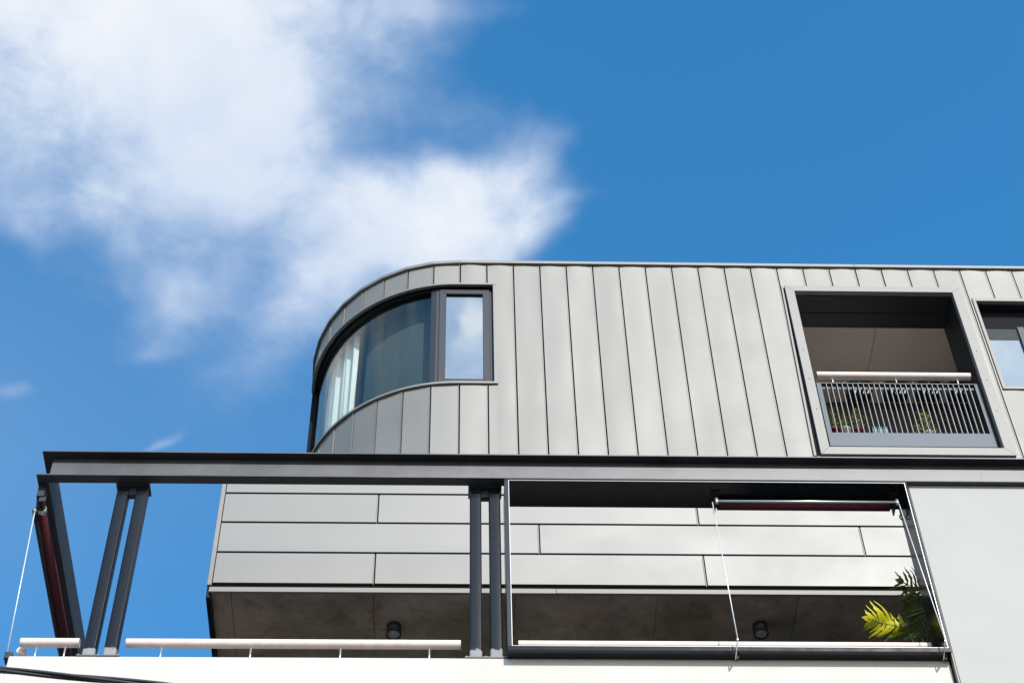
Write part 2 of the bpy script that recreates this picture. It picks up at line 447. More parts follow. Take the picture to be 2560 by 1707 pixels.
def seam_sheet(k):
    """one standing-seam sheet between seams k and k+1, with the seam at k"""
    rnd = random.Random(100+k)
    s0, s1 = k*W, (k+1)*W
    A, B = Fc(s0), Fc(s1)
    t = (B-A).normalized(); nrm = Vector((t.y, -t.x, 0))
    curved = s1 < SARC+.05
    tilt = rnd.uniform(-.006, .006) if curved else rnd.uniform(-.0025, .0025)
    ph = [rnd.uniform(0, 6.3) for _ in range(6)]
    am = rnd.uniform(.6, 1.3); bul = rnd.uniform(.2, 1.5)
    def disp(u, z):
        e = math.sin(math.pi*u)
        low = math.sin(z*1.25+ph[0])*.5 + math.sin(z*2.9+ph[1])*.32 + math.sin(z*6.1+ph[2]+u*2)*.10
        v = e*(.0042*bul + .0040*am*low) + e*(u-.5)*.0080*math.sin(z*1.9+ph[3])
        # the sheet lifts a little where it tucks under the coping
        v += e*.0045*max(0, 1-(ZT-z)/.16)**2
        return (.35 if curved else 1.0)*v + tilt*(u-.5)
    G0, G1 = .0150, .0035             # the joint: a gap beside the next sheet's folded lip
    for a, b, c, d in cells(s0+G0, s1-G1, Z_LOW, ZT+.02):
        mb = MB()
        nu = max(2, int(round(8*(b-a)/W))); nv = max(3, int((d-c)/.14))
        if curved: nu = max(2, nu//2); nv = max(3, nv//2)
        us = [(a+(b-a)*i/nu-s0)/W for i in range(nu+1)]
        vs = []
        left = abs(a-(s0+G0)) < 1e-6; right = abs(b-(s1-G1)) < 1e-6
        for j in range(nv+1):
            z = c+(d-c)*j/nv
            row = [A.lerp(B, u)+nrm*disp(u, z) for u in us]
            if left: row = [A.lerp(B, us[0])-nrm*.024, row[0]]+row
            if right: row = row[:-1]+[row[-1]-t*.006, row[-1]-t*.006+nrm*.005, row[-1]+t*.003+nrm*.005, A.lerp(B, us[-1])+t*.003-nrm*.024]
            vs += [(q.x, q.y, z) for q in row]
            m = len(row)
        fs = [(j*m+i, j*m+i+1, (j+1)*m+i+1, (j+1)*m+i) for j in range(nv) for i in range(m-1)]
        o = mb.add(vs, fs).build('seam_sheet', 'panel', wall, smooth=True)
        o.data.set_sharp_from_angle(angle=R(25))
K_LO, K_HI = -20, 31
for k in range(K_LO, K_HI): seam_sheet(k)

def curved_strip(name, mt, s0, s1, d0, d1, z0, z1, step=.10, parent=None, facet=False, bevel=0):
    mb = MB()
    if facet:
        ks = [s0]+[k*W for k in range(int(math.ceil(s0/W)), int(math.floor(s1/W))+1) if s0+1e-4 < k*W < s1-1e-4]+[s1]
    else:
        n = max(1, int(round((s1-s0)/step)))
        ks = [s0+(s1-s0)*i/n for i in range(n+1)]
    vs = []
    for q in ks:
        a, b = Fc(q, d0), Fc(q, d1)
        vs += [(a.x, a.y, z0), (a.x, a.y, z1), (b.x, b.y, z1), (b.x, b.y, z0)]
    fs = []
    for i in range(len(ks)-1):
        o = i*4
        for j in range(4): fs.append((o+j, o+4+j, o+4+(j+1) % 4, o+(j+1) % 4))
    fs.append((0, 1, 2, 3)); n = (len(ks)-1)*4; fs.append((n+3, n+2, n+1, n))
    return mb.add(vs, fs).build(name, mt, parent, bevel=bevel)
# coping in lengths
for a, b in ((S_LO, -9*W), (-9*W, -2*W), (-2*W, 3.9), (3.9, S_HI)):
    curved_strip('coping', 'trim', a+.001, b-.001, -.034, .20, ZT+.004, ZT+.052, parent=bld, facet=True, bevel=.004)
# roof deck behind the coping
rp = [Fc(S_LO+i*(S_HI-S_LO)/60, .18) for i in range(61)]
MB().hexa([(q.x, q.y, ZT-.25) for q in rp]+[(X0+S_HI, 18.4, ZT-.25)], [(q.x, q.y, ZT-.02) for q in rp]+[(X0+S_HI, 18.4, ZT-.02)]).build('roof', 'backing', bld)

# ---- rounded corner window
w1 = thing('corner_window', '', '', (0, YF, ZS)); del w1['label']; del w1['category']
w1.parent = bld; w1.location = Vector(w1['wl'])-Vector(bld['wl'])
curved_strip('head_trim', 'trim', W1[0], SJ+.010, -.016, .02, ZM-.012, ZM+.018, parent=w1, bevel=.002)
curved_strip('sill_trim', 'trim', W1[0], SJ+.018, -.026, .02, ZS-.020, ZS+.012, parent=w1, bevel=.002)
curved_strip('jamb_trim', 'trim', SJ-.022, SJ+.006, -.013, .05, ZS+.012, ZM-.012, parent=w1)
curved_strip('reveal', 'matte_black', W1[0], SJ-.002, .021, .30, ZM-.010, ZM+.016, parent=w1)
curved_strip('sill', 'window_frame', W1[0], SJ-.002, .021, .30, ZS-.016, ZS+.010, parent=w1)
curved_strip('jamb', 'matte_black', W1[0]-.06, W1[0]+.02, -.003, .06, ZS-.6, ZM+.01, parent=w1)
SM = -2.97*W                   # mullion between casement and bent pane
curved_strip('glass_frame', 'window_frame', W1[0]+.03, SM-.03, .055, .10, ZM-.030, ZM-.010, parent=w1)
curved_strip('glass_frame', 'window_frame', W1[0]+.03, SM-.03, .055, .10, ZS+.010, ZS+.035, parent=w1)
bent = curved_strip('bent_pane', 'glass_clear', W1[0]+.03, SM-.03, .070, .078, ZS+.03, ZM-.03, step=.05, parent=w1)
for p in bent.data.polygons: p.use_smooth = False
curved_strip('mullion', 'window_frame', SM-.03, SM+.03, .042, .12, ZS+.010, ZM-.010, parent=w1)
c0, c1 = SM+.032, SJ-.024
cw0, cw1 = Fc(c0), Fc(c1)
# casement: outer frame, sash, pane (its wall is all but straight here)
def frame4(name, xa, xb, ya, yb, za, zb, w, mt, parent, mitre=True):
    """four members of a rectangular frame, each a mesh of its own"""
    out = []
    ob, ib = (xa, xb, za, zb), (xa+w, xb-w, za+w, zb-w)
    for (p) in ((('L')), ('R'), ('B'), ('T')):
        if p == 'L': q = [(ob[0], ob[2]), (ib[0], ib[2]), (ib[0], ib[3]), (ob[0], ob[3])]
        if p == 'R': q = [(ob[1], ob[3]), (ib[1], ib[3]), (ib[1], ib[2]), (ob[1], ob[2])]
        if p == 'B': q = [(ob[0], ob[2]), (ob[1], ob[2]), (ib[1], ib[2]), (ib[0], ib[2])]
        if p == 'T': q = [(ib[0], ib[3]), (ib[1], ib[3]), (ob[1], ob[3]), (ob[0], ob[3])]
        out.append(MB().hexa([(x, ya, z) for x, z in q], [(x, yb, z) for x, z in q]).build(name, mt, parent, bevel=.003))
    return out
yc = YF+.035
xa, xb = cw0.x, cw1.x
frame4('casement_frame', xa, xb, yc+.02, yc+.09, ZS+.012, ZM-.012, .040, 'window_frame', w1)
frame4('sash', xa+.038, xb-.038, yc, yc+.06, ZS+.048, ZM-.048, .075, 'window_frame', w1)
MB().box(xa+.105, xb-.105, yc+.026, yc+.036, ZS+.115, ZM-.115).build('casement_pane', 'glass_mirror', w1)
# pale curtain hanging inside the bent pane
cur = MB()
sA, sB = SARC-RAD*R(84), SARC-RAD*R(49)
n = 130; vs = []
for i in range(n+1):
    q = sA+(sB-sA)*i/n
    d = .22+.045*math.sin(i*.24+.9*math.sin(i*.10))+.006*math.sin(i*.9)
    p = Fc(q, d); p2 = Fc(q+.03*math.sin(i*.13), d+.025*math.sin(i*.33))
    vs += [(p2.x, p2.y, ZS-.9), (p.x, p.y, ZM+.1)]
cur.add(vs, [(2*i, 2*i+2, 2*i+3, 2*i+1) for i in range(n)])
co = cur.build('curtain', 'curtain', None, smooth=True)
sol = co.modifiers.new('thick', 'SOLIDIFY'); sol.thickness = .004
tag(co, 'pale folded curtain hanging behind the bent corner pane', 'curtain')
cur = MB(); vs = []
sA, sB = SARC-RAD*R(48), SARC-.02
for i in range(101):
    q = sA+(sB-sA)*i/100
    d = .30+.0015*math.sin(i*.30)+.0008*math.sin(i*.9)
    p = Fc(q, d); vs += [(p.x, p.y, ZS-.9), (p.x, p.y, ZM+.1)]
c2 = cur.add(vs, [(2*i, 2*i+2, 2*i+3, 2*i+1) for i in range(100)]).build('curtain', 'grey_curtain', None, smooth=True)
sol = c2.modifiers.new('thick', 'SOLIDIFY'); sol.thickness = .004
tag(c2, 'grey-green curtain drawn across the middle of the bent corner pane', 'curtain')
# room behind
fp = [Fc(S90-2.5+i*(SJ+3.0-(S90-2.5))/50, .17) for i in range(51)]+[Vector((X0+SJ+3.0, 17.4, 0)), Vector((XC-RAD+.17, 17.4, 0))]
MB().hexa([(q.x, q.y, 13.95) for q in fp], [(q.x, q.y, 14.05) for q in fp]).build('floor_slab', 'interior', bld)
MB().box(XC-RAD+.6, 3.4, 16.2, 16.3, 14.05, ZT-.25).build('room_wall', 'interior', bld)
MB().box(1.35, 1.45, YF+.17, 16.2, 14.05, ZT-.25).build('room_wall', 'interior', bld)

# ---- loggia with its raised surround
lg = thing('loggia', '', '', (4.66, YF, 14.07)); del lg['label']; del lg['category']
lg.parent = bld; lg.location = Vector(lg['wl'])-Vector(bld['wl'])
lo = (3.672, 5.655, 14.075, 16.908)          # outer
li = (3.772, 5.553, 14.187, 16.813)          # inner
yl = YF-.034
for q in ([(lo[0], lo[2]), (li[0], li[2]), (li[0], li[3]), (lo[0], lo[3])], [(lo[1], lo[3]), (li[1], li[3]), (li[1], li[2]), (lo[1], lo[2])],
          [(lo[0], lo[2]), (lo[1], lo[2]), (li[1], li[2]), (li[0], li[2])], [(li[0], li[3]), (li[1], li[3]), (lo[1], lo[3]), (lo[0], lo[3])]):
    MB().hexa([(x, yl, z) for x, z in q], [(x, YF+.03, z) for x, z in q]).build('surround', 'trim', lg, bevel=.0025)
# dark fold down the surround's left side
zl0, zl1 = lo[2]-.02, lo[3]-.004
MB().hexa([(3.598, YF+.012, zl0), (lo[0]-.001, YF+.012, zl0), (lo[0]-.001, YF+.028, zl0), (3.598, YF+.028, zl0)], [(3.632, YF+.012, zl1), (lo[0]-.001, YF+.012, zl1), (lo[0]-.001, YF+.028, zl1), (3.632, YF+.028, zl1)]).build('channel', 'matte_black', lg)
MB().hexa([(3.598, YF-.030, zl0), (3.622, YF-.030, zl0), (3.622, YF+.03, zl0), (3.598, YF+.03, zl0)], [(3.634, YF-.030, zl1), (3.652, YF-.030, zl1), (3.652, YF+.03, zl1), (3.634, YF+.03, zl1)]).build('flashing', 'trim', lg)
for (cxp, cyp) in ((302, 710), (345, 912), (397, 1125), (1516, 722), (1586, 923), (1661, 1136)):
    p = at_y(1900+cxp*660/1848, 620+cyp*660/1848, yl-.001)
    MB().tube([(p.x, yl-.004, p.z), (p.x, yl+.004, p.z)], .007, 10).build('screw', 'screw', lg)
zc_ = li[3]
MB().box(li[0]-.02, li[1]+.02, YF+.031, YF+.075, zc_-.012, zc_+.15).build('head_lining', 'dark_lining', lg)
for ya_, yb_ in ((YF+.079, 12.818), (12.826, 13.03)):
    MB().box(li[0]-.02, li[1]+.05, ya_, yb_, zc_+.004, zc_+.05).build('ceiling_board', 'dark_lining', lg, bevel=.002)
for xa_, xb_ in ((3.6, 4.766), (4.772, 6.6)):
    MB().box(xa_, xb_, 13.034, 14.2, zc_+.002, zc_+.03).build('ceiling_sheet', 'brown_sheet', lg)
MB().box(3.6, 6.6, 13.034, 14.25, zc_+.031, zc_+.10).build('ceiling_backing', 'backing', lg)
# side walls: left straight, right one splayed open towards the back
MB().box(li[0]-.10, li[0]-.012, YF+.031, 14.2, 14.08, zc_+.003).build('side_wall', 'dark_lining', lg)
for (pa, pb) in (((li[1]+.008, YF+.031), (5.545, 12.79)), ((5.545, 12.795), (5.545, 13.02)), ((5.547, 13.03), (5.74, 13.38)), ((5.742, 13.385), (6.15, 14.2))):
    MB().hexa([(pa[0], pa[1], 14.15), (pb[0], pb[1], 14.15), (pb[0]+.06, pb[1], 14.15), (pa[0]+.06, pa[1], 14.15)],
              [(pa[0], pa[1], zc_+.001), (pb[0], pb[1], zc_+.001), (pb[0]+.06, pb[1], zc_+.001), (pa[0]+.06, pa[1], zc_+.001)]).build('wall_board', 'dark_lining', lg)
MB().box(3.6, 6.4, YF+.031, 14.3, 14.05, 14.145).build('floor_slab', 'white_pot', lg)
MB().box(3.6, 6.6, 14.20, 14.28, 14.15, 15.95).build('back_wall', 'render_white', lg)
MB().box(3.6, 6.6, 14.14, 14.28, 15.951, zc_+.03).build('back_wall', 'dark_brown', lg)
dr = thing('sliding_door', '', '', (4.8, 14.15, 14.15)); del dr['label']; del dr['category']
dr.parent = bld; dr.location = Vector(dr['wl'])-Vector(bld['wl'])
frame4('door_frame', 3.85, 5.6, 14.13, 14.195, 14.15, 15.94, .07, 'window_frame', dr)
MB().box(3.92, 5.53, 14.16, 14.17, 14.22, 15.87).build('bounce_panel', 'white_pot', dr)  # opaque white instead of glass, added to bounce light onto the ceiling
MB().box(4.70, 4.76, 14.125, 14.158, 14.22, 15.87).build('door_stile', 'window_frame', dr)

# ---- recessed window on the right
w2 = thing('recessed_window', '', '', (7, YF, 15.15)); del w2['label']; del w2['category']
w2.parent = bld; w2.location = Vector(w2['wl'])-Vector(bld['wl'])
wo_ = (5.758, 8.2, 15.142, 16.730)
wi_ = (5.793, 8.165, 15.184, 16.677)
for q in ([(wo_[0], wo_[2]), (wi_[0], wi_[2]), (wi_[0], wi_[3]), (wo_[0], wo_[3])], [(wo_[1], wo_[3]), (wi_[1], wi_[3]), (wi_[1], wi_[2]), (wo_[1], wo_[2])],
          [(wo_[0], wo_[2]), (wo_[1], wo_[2]), (wi_[1], wi_[2]), (wi_[0], wi_[2])], [(wi_[0], wi_[3]), (wi_[1], wi_[3]), (wo_[1], wo_[3]), (wo_[0], wo_[3])]):
    MB().hexa([(x, YF-.022, z) for x, z in q], [(x, YF+.03, z) for x, z in q]).build('surround', 'trim', w2, bevel=.0025)
yr = YF+.14
MB().box(wi_[0]-.02, wi_[1]+.02, YF+.031, yr+.05, wi_[3]+.002, wi_[3]+.03).build('reveal', 'dark_lining', w2)
MB().box(wi_[0]-.03, wi_[0]-.004, YF+.031, yr+.05, wi_[2], wi_[3]).build('reveal', 'dark_lining', w2)
MB().box(wi_[1]+.004, wi_[1]+.03, YF+.031, yr+.05, wi_[2], wi_[3]).build('reveal', 'dark_lining', w2)
MB().box(wi_[0]-.02, wi_[1]+.02, YF+.031, yr+.05, wi_[2]-.03, wi_[2]-.002).build('sill', 'dark_lining', w2)
z1_ = at_y(1900+1600*.35714, 620+565*.35714, yr).z; z2_ = at_y(1900+1600*.35714, 620+640*.35714, yr).z
xm = at_y(1900+1822*.35714, 620+640*.35714, yr).x
MB().box(wi_[0], wi_[1], yr-.005, yr+.04, z1_, wi_[3]).build('head_panel', 'matte_black', w2)
MB().box(wi_[0], xm, yr, yr+.03, z2_, z1_-.001).build('transom', 'grey_curtain', w2)
MB().box(wi_[0], xm, yr+.004, yr+.012, wi_[2], z2_-.001).build('pane', 'glass_mirror', w2)
MB().box(xm, xm+.07, yr-.03, yr+.05, wi_[2], z1_-.001).build('mullion', 'window_frame', w2)
MB().box(xm+.07, wi_[1], yr+.004, yr+.012, wi_[2], z1_-.001).build('pane', 'glass_mirror', w2)
MB().box(5.8, 8.4, 14.6, 14.7, 14.05, ZT-.25).build('room_wall', 'interior', bld)

# ------------------------------------------------------------------ clad band below (parapet of the roof terrace)
BX0, BX1 = -2.088, 9.0
bz = [11.222, 11.597, 11.967, 12.338, 12.708]
band = MB().box(BX0+.02, BX1, YX+.022, YX+.20, 11.20, 12.70)
band.box(BX0+.02, BX0+.20, YX+.20, 16.0, 11.20, 12.70)
band = band.build('clad_band', 'backing', bld)
def clad_panel(xa, xb, za, zb, seed):
    rnd = random.Random(seed)
    mb = MB()
    g = .023
    za += g
    nx, nz_ = max(4, int((xb-xa)/.10)), 8
    ph = [rnd.uniform(0, 6.28) for _ in range(5)]
    dent = [(rnd.uniform(xa, xb), rnd.uniform(za, zb), rnd.uniform(.07, .2), rnd.uniform(-.0016, .0016)) for _ in range(int(3*(xb-xa)))]
    vs = []
    for j in range(nz_+1):
        z = za+(zb-za)*j/nz_
        for i in range(nx+1):
            x = xa+(xb-xa)*i/nx
            u, v = i/nx, j/nz_
            e = math.sin(math.pi*u)**.4*math.sin(math.pi*v)
            amp = .7 if x < 1 else 1.7
            d = e*(.0011*math.sin(x*2.3+ph[0])+.0007*math.sin(x*5.1+ph[1]+v*2)) + sum(a*math.exp(-((x-p)**2+(z-q)**2)/(r*r)) for p, q, r, a in dent)*e
            vs.append((x, YX-d*amp, z))
    f = [(j*(nx+1)+i, j*(nx+1)+i+1, (j+1)*(nx+1)+i+1, (j+1)*(nx+1)+i) for j in range(nz_) for i in range(nx)]
    mb.add(vs, f)
    # folded returns at the four edges
    for (a, b) in (((xa, za), (xb, za)), ((xb, zb), (xa, zb)), ((xb, za), (xb, zb)), ((xa, zb), (xa, za))):
        mb.add([(a[0], YX, a[1]), (b[0], YX, b[1]), (b[0], YX+.02, b[1]), (a[0], YX+.02, a[1])], [(3, 2, 1, 0)])
    o = mb.build('cladding_panel', 'cladding', band)
    for p in o.data.polygons: p.use_smooth = p.index < nx*nz_
JA = [-2.046, -.684, 2.149, 4.982, 7.8, BX1]
JB = [-2.046, .735, 3.570, 6.40, BX1]
for r in range(4):
    js = JA if r in (0, 2) else JB
    if r == 3: js = [-2.046, 3.9, 6.9, BX1]
    for i, (a, b) in enumerate(zip(js, js[1:])):
        clad_panel(a+(.009 if i else .004), b-.006, bz[r], bz[r+1]-.001, 40*r+i)
        if i:  # upright joint cover
            MB().box(a-.011, a-.003, YX-.007, YX+.02, bz[r]+.006, bz[r+1]-.02).build('joint_cover', 'trim', band)
MB().box(BX0, -2.050, YX-.006, YX+.06, 11.212, 12.70).build('corner_trim', 'trim', band, bevel=.004)
MB().box(BX0, BX0+.019, YX+.061, 16.0, 11.212, 12.70).build('side_cladding', 'cladding', band)
MB().box(BX0-.02, BX1, YX-.02, YX+.25, 12.709, 12.745).build('coping', 'trim', band, bevel=.004)
# drip edge in three lengths
for a, b, dz in ((-2.068, .86, .002), (.862, 4.9, 0), (4.902, BX1, 0)):
    MB().box(a, b, YX+.004, YX+.03, 11.146-dz, 11.198).build('drip_edge', 'trim', band, bevel=.003)
# concrete slab panels of the soffit
ZSO = 11.158
sl_ = MB().box(BX0+.03, BX1, YX+.03, 16.0, ZSO+.02, 11.40).build('floor_slab', 'soffit_concrete', bld)
jx = [-2.05, -1.885, -.685, .515, 1.725, 2.925, 4.125, 5.3, 6.5]
for i, (a, b) in enumerate(zip(jx, jx[1:])):
    MB().box(a+.002, b-.002, YX+.031, 15.0, ZSO+random.uniform(-.002, .002), ZSO+.0195).build('soffit_panel', 'soffit_concrete', sl_, bevel=.002)
MB().box(BX0, BX0+.034, YX+.031, 15.9, 11.10, 11.205).build('edge_angle', 'gloss_black', bld)
# wall and door of the storey below, behind the balcony
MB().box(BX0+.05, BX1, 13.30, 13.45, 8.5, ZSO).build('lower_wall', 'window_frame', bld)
MB().box(-3.30, 6.5, YP+.21, 13.30, 8.30, 8.50).build('balcony_floor', 'floor_tile', bld)
MB().box(-3.30, 3.74, YP+.02, 13.4, GZ, 8.30).build('lower_wall', 'render_white', bld)
MB().box(3.74, 9.0, YP+.2, 13.4, GZ, 8.30).build('lower_wall', 'wall_grey', bld)
MB().box(-1.9, 6.5, 13.4, 18.5, GZ, 11.10).build('rear_block', 'wall_grey', bld)
MB().box(XC-RAD+.3, 9.5, 16.4, 18.4, 11.1, ZT-.26).build('rear_block', 'wall_grey', bld)
# smooth grey wall right of the framed opening
gw = MB().box(3.750, 9.0, Y0+.050, Y0+.30, 6.0, 11.423).build('smooth_wall', 'wall_grey', bld)
MB().box(3.738, 3.7495, Y0+.056, Y0+.30, 6.0, 11.40).build('edge_trim', 'black_plastic', bld)
MB().box(3.7275, 3.7365, Y0+.030, Y0+.075, 6.0, 11.365).build('edge_strip', 'trim', bld)

# ------------------------------------------------------------------ white balcony parapet
par = thing('balcony_parapet', 'white rendered parapet along the balcony edge below the steel columns', 'wall', (0, YP+.1, 8.3))
MB().box(-3.296, 3.724, YP, YP+.20, 8.30, ZP).build('front_wall', 'render_white', par, bevel=.008)
MB().box(-3.296, -3.10, YP+.203, 13.3, 8.30, ZP-.002).build('side_wall', 'render_white', par, bevel=.008)
MB().box(-3.36, -3.2965, YP+.06, 13.3, 8.1, ZP-.085).build('side_render', 'render_white', par, bevel=.02)

# ------------------------------------------------------------------ steel frame over the balcony
stf = thing('steel_frame', 'black steel channel beams on twin posts framing the corner balcony', 'steel frame', (-1.3, Y0+.1, ZP))
ZB0, ZB1, TF, TW, FB = 11.424, 11.721, .0135, .009, .09
XCOR = -3.419
XEND = 9.2
prof = [(0, ZB0), (FB, ZB0), (FB, ZB1), (0, ZB1), (0, ZB1-TF), (FB-TW, ZB1-TF), (FB-TW, ZB0+TF), (0, ZB0+TF)]   # (inset from tip, z)
MB().hexa([(XCOR+i, Y0+i, z) for i, z in prof], [(XEND, Y0+i, z) for i, z in prof]).build('front_beam', 'beam_paint', stf, bevel=.0025)
MB().hexa([(XCOR+i, 14.2, z) for i, z in prof], [(XCOR+i, Y0+i+.0005, z) for i, z in prof]).build('side_beam', 'beam_paint', stf, bevel=.0025)
MB().box(XCOR+.10, XCOR+.19, Y0+.092, Y0+.108, ZB0+.02, ZB0+.028).build('weld_plate', 'beam_paint', stf)
for (x, z0, z1) in ((-1.02, 0, 0), (.31, 0, 0), (4.4, 0, 0)):   # faint welded splices in the web
    MB().box(x-.0015, x+.0015, Y0+FB-TW-.0015, Y0+FB-TW+.001, ZB0+TF, ZB1-TF).build('weld_seam', 'beam_paint', stf)
def post(x, y, tilt=0):
    mb = MB()
    w, r, n = .095, .013, 5
    cs = []
    for (ax, ay, st) in ((x+w-r, y+r, -90), (x+w-r, y+w-r, 0), (x+r, y+w-r, 90), (x+r, y+r, 180)):
        for i in range(n+1):
            t = R(st+90*i/n); cs.append((ax+r*math.cos(t), ay+r*math.sin(t)))
    mb.hexa([(a, b, ZP+.012) for a, b in cs], [(a, b, ZB0-.012) for a, b in cs])
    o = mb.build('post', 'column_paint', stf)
    for p in o.data.polygons: p.use_smooth = len(p.vertices) == 4
    o.data.set_sharp_from_angle(angle=R(50))
    return o
YCOL = YP+.012
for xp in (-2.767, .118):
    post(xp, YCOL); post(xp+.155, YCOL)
    MB().box(xp-.012, xp+.262, Y0+.093, YCOL+.115, ZB0-.0115, ZB0+.012).build('cap_plate', 'beam_paint', stf)
    MB().box(xp+.080, xp+.170, YCOL+.02, YCOL+.075, ZB0-.085, ZB0-.012).build('gusset', 'beam_paint', stf)
    MB().box(xp-.035, xp+.285, YP-.006, YCOL+.12, ZP+.001, ZP+.0115).build('base_plate', 'beam_paint', stf)
    for bx in (xp-.022, xp+.124, xp+.272):
        MB().tube([(bx, YP+.004, ZP+.0115), (bx, YP+.004, ZP+.020)], .008, 6).build('bolt', 'stainless', stf)
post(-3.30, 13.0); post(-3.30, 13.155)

# ------------------------------------------------------------------ black box frame round the balcony opening
FL, FR, FT, FBt = .433, 3.705, 11.400, 9.580
bf = thing('opening_frame', 'black steel box frame round the balcony opening beside the smooth wall', 'frame', (2.07, Y0, ZP))
MB().box(FL-.034, FR+.020, Y0+.001, Y0+.30, FT, FT+.0215).build('head_plate', 'gloss_black', bf, bevel=.002)
MB().box(FL-.034, FL, Y0, Y0+.30, FBt+.001, FT-.001).build('side_plate', 'frame_paint', bf, bevel=.002)
MB().box(FR, FR+.020, Y0, Y0+.30, FBt+.001, FT-.001).build('side_plate', 'gloss_black', bf, bevel=.002)
MB().box(FL-.034, FR+.020, Y0, YP-.001, FBt-.038, FBt).build('sill_plate', 'gloss_black', bf, bevel=.002)
MB().box(FL-.034, FR+.020, YP-.001, Y0+.30, ZP+.004, FBt-.001).build('sill_back', 'gloss_black', bf)
e = .0042  # thin pale strips added in place of the glint on the front edges
MB().box(FL-.001, FL+e, Y0-.003, Y0+.004, FBt, FT).build('edge_strip', 'edge_glint', bf)
MB().box(FR-e, FR+.001, Y0-.003, Y0+.004, FBt, FT).build('edge_strip', 'edge_glint', bf)
MB().box(FL+e, FR-e, Y0-.003, Y0+.004, FT-e, FT-.0005).build('edge_strip', 'edge_glint', bf)
MB().box(FL+e, FR-e, Y0-.003, Y0+.004, FBt+.0005, FBt+e).build('edge_strip', 'edge_glint', bf)

# ------------------------------------------------------------------ timber handrails
def handrail(label, pts, r, posts, zfoot, lean=0, n=20):
    x0, y0, z0 = pts[0]
    t = thing('handrail', label, 'handrail', (x0, y0, zfoot))
    MB().tube(pts, r, n).build('rail', 'timber', t, smooth=False)
    rl = t.children[0]
    for p in rl.data.polygons: p.use_smooth = len(p.vertices) == 4
    rl.data.set_sharp_from_angle(angle=R(50))
    for (x, y) in posts:
        MB().tube([(x, y, zfoot), (x, y, z0-r+.006)], .007, 8).build('baluster', 'stainless', t, smooth=True)
    return t
RY, RZ, RR = 10.65, 9.771, .0365
handrail('long pale timber handrail between the two pairs of steel posts', [(-2.471, RY, RZ), (.052, RY, RZ)], RR, [(x, RY) for x in (-2.20, -1.53, -.855, -.185)], ZP+.001)
handrail('short pale timber handrail left of the outer steel posts', [(-3.262, RY, RZ), (-2.822, RY, RZ)], RR, [(-3.135, RY), (-2.92, RY)], ZP+.001)
handrail('pale timber handrail running back along the side parapet', [(-3.262, RY+.06, RZ-.02), (-3.262, 13.1, RZ-.02)], RR, [(-3.262, 10.95), (-3.262, 11.8), (-3.262, 12.6)], ZP)
handrail('pale timber handrail inside the black framed opening', [(.492, 10.72, 9.835), (3.665, 10.72, 9.835)], RR, [(.8, 10.72), (1.6, 10.72), (2.4, 10.72), (3.2, 10.72)], ZP+.001)

# ------------------------------------------------------------------ loggia balustrade and rail
YBAL = YF+.06
bal = thing('balustrade', 'galvanised balustrade of thin upright bars across the loggia', 'balustrade', (4.68, YBAL, 14.30))
MB().box(3.812, 3.860, YBAL, YBAL+.008, 14.512, 15.30).build('stile', 'galv', bal)
MB().box(5.497, 5.545, YBAL, YBAL+.008, 14.512, 15.30).build('stile', 'galv', bal)
MB().box(3.812, 5.545, YBAL-.001, YBAL+.008, 14.302, 14.511).build('toe_plate', 'galv', bal, bevel=.001)
MB().box(3.812, 5.545, YBAL-.002, YBAL+.045, 15.301, 15.313).build('top_rail', 'galv', bal)
MB().box(3.861, 5.496, YBAL+.030, YBAL+.036, 15.245, 15.300).build('top_angle', 'black_plastic', bal)
for i in range(28):
    x = 3.860+(i+1)*1.637/29
    MB().box(x-.0028, x+.0028, YBAL+.001, YBAL+.030, 14.5115, 15.3005).build('bar', 'bar_steel', bal)
for i, x in enumerate((4.12, 4.28, 4.51, 4.68, 4.85, 5.02, 5.16, 5.33)):
    MB().tube([(x, YBAL+.006, 15.3135), (x-.004, YBAL+.006, 15.345)], .003, 6).build('clip', 'bar_steel', bal)
hr = thing('handrail', 'pale timber handrail above the galvanised loggia balustrade', 'handrail', (4.66, YBAL+.02, 15.313))
MB().tube([(3.838, YBAL+.02, 15.459), (5.49, YBAL+.02, 15.459)], .040, 20).build('rail', 'timber', hr)
for p in hr.children[0].data.polygons: p.use_smooth = len(p.vertices) == 4
hr.children[0].data.set_sharp_from_angle(angle=R(50))
for x in (4.00, 4.68, 5.34): MB().tube([(x, YBAL+.02, 15.3135), (x, YBAL+.02, 15.424)], .007, 8).build('baluster', 'stainless', hr, smooth=True)

# ------------------------------------------------------------------ things in the loggia
def leaf_cloud(mb, c, rx, ry, rz, n, size, rnd):
    for _ in range(n):
        d = Vector((rnd.gauss(0, .5), rnd.gauss(0, .5), rnd.uniform(-1, 1)))
        p = Vector(c)+Vector((d.x*rx*(1-.35*abs(d.z)), d.y*ry, d.z*rz))
        u = Vector((rnd.uniform(-1, 1), rnd.uniform(-1, 1), rnd.uniform(-.4, 1))).normalized()
        v = u.cross(Vector((rnd.uniform(-1, 1), rnd.uniform(-1, 1), rnd.uniform(-1, 1)))).normalized()
        L_ = size*rnd.uniform(.6, 1.3); w_ = L_*.32
        mb.add([p, p+u*L_*.5+v*w_, p+u*L_, p+u*L_*.5-v*w_], [(0, 1, 2, 3)])
def lathe(mb, c, prof, n=20):
    vs = [(c[0]+r*math.cos(2*math.pi*k/n), c[1]+r*math.sin(2*math.pi*k/n), c[2]+z) for r, z in prof for k in range(n)]
    fs = [(i*n+k, i*n+(k+1) % n, (i+1)*n+(k+1) % n, (i+1)*n+k) for i in range(len(prof)-1) for k in range(n)]
    fs.append(tuple(range(n-1, -1, -1)))
    return mb.add(vs, fs)
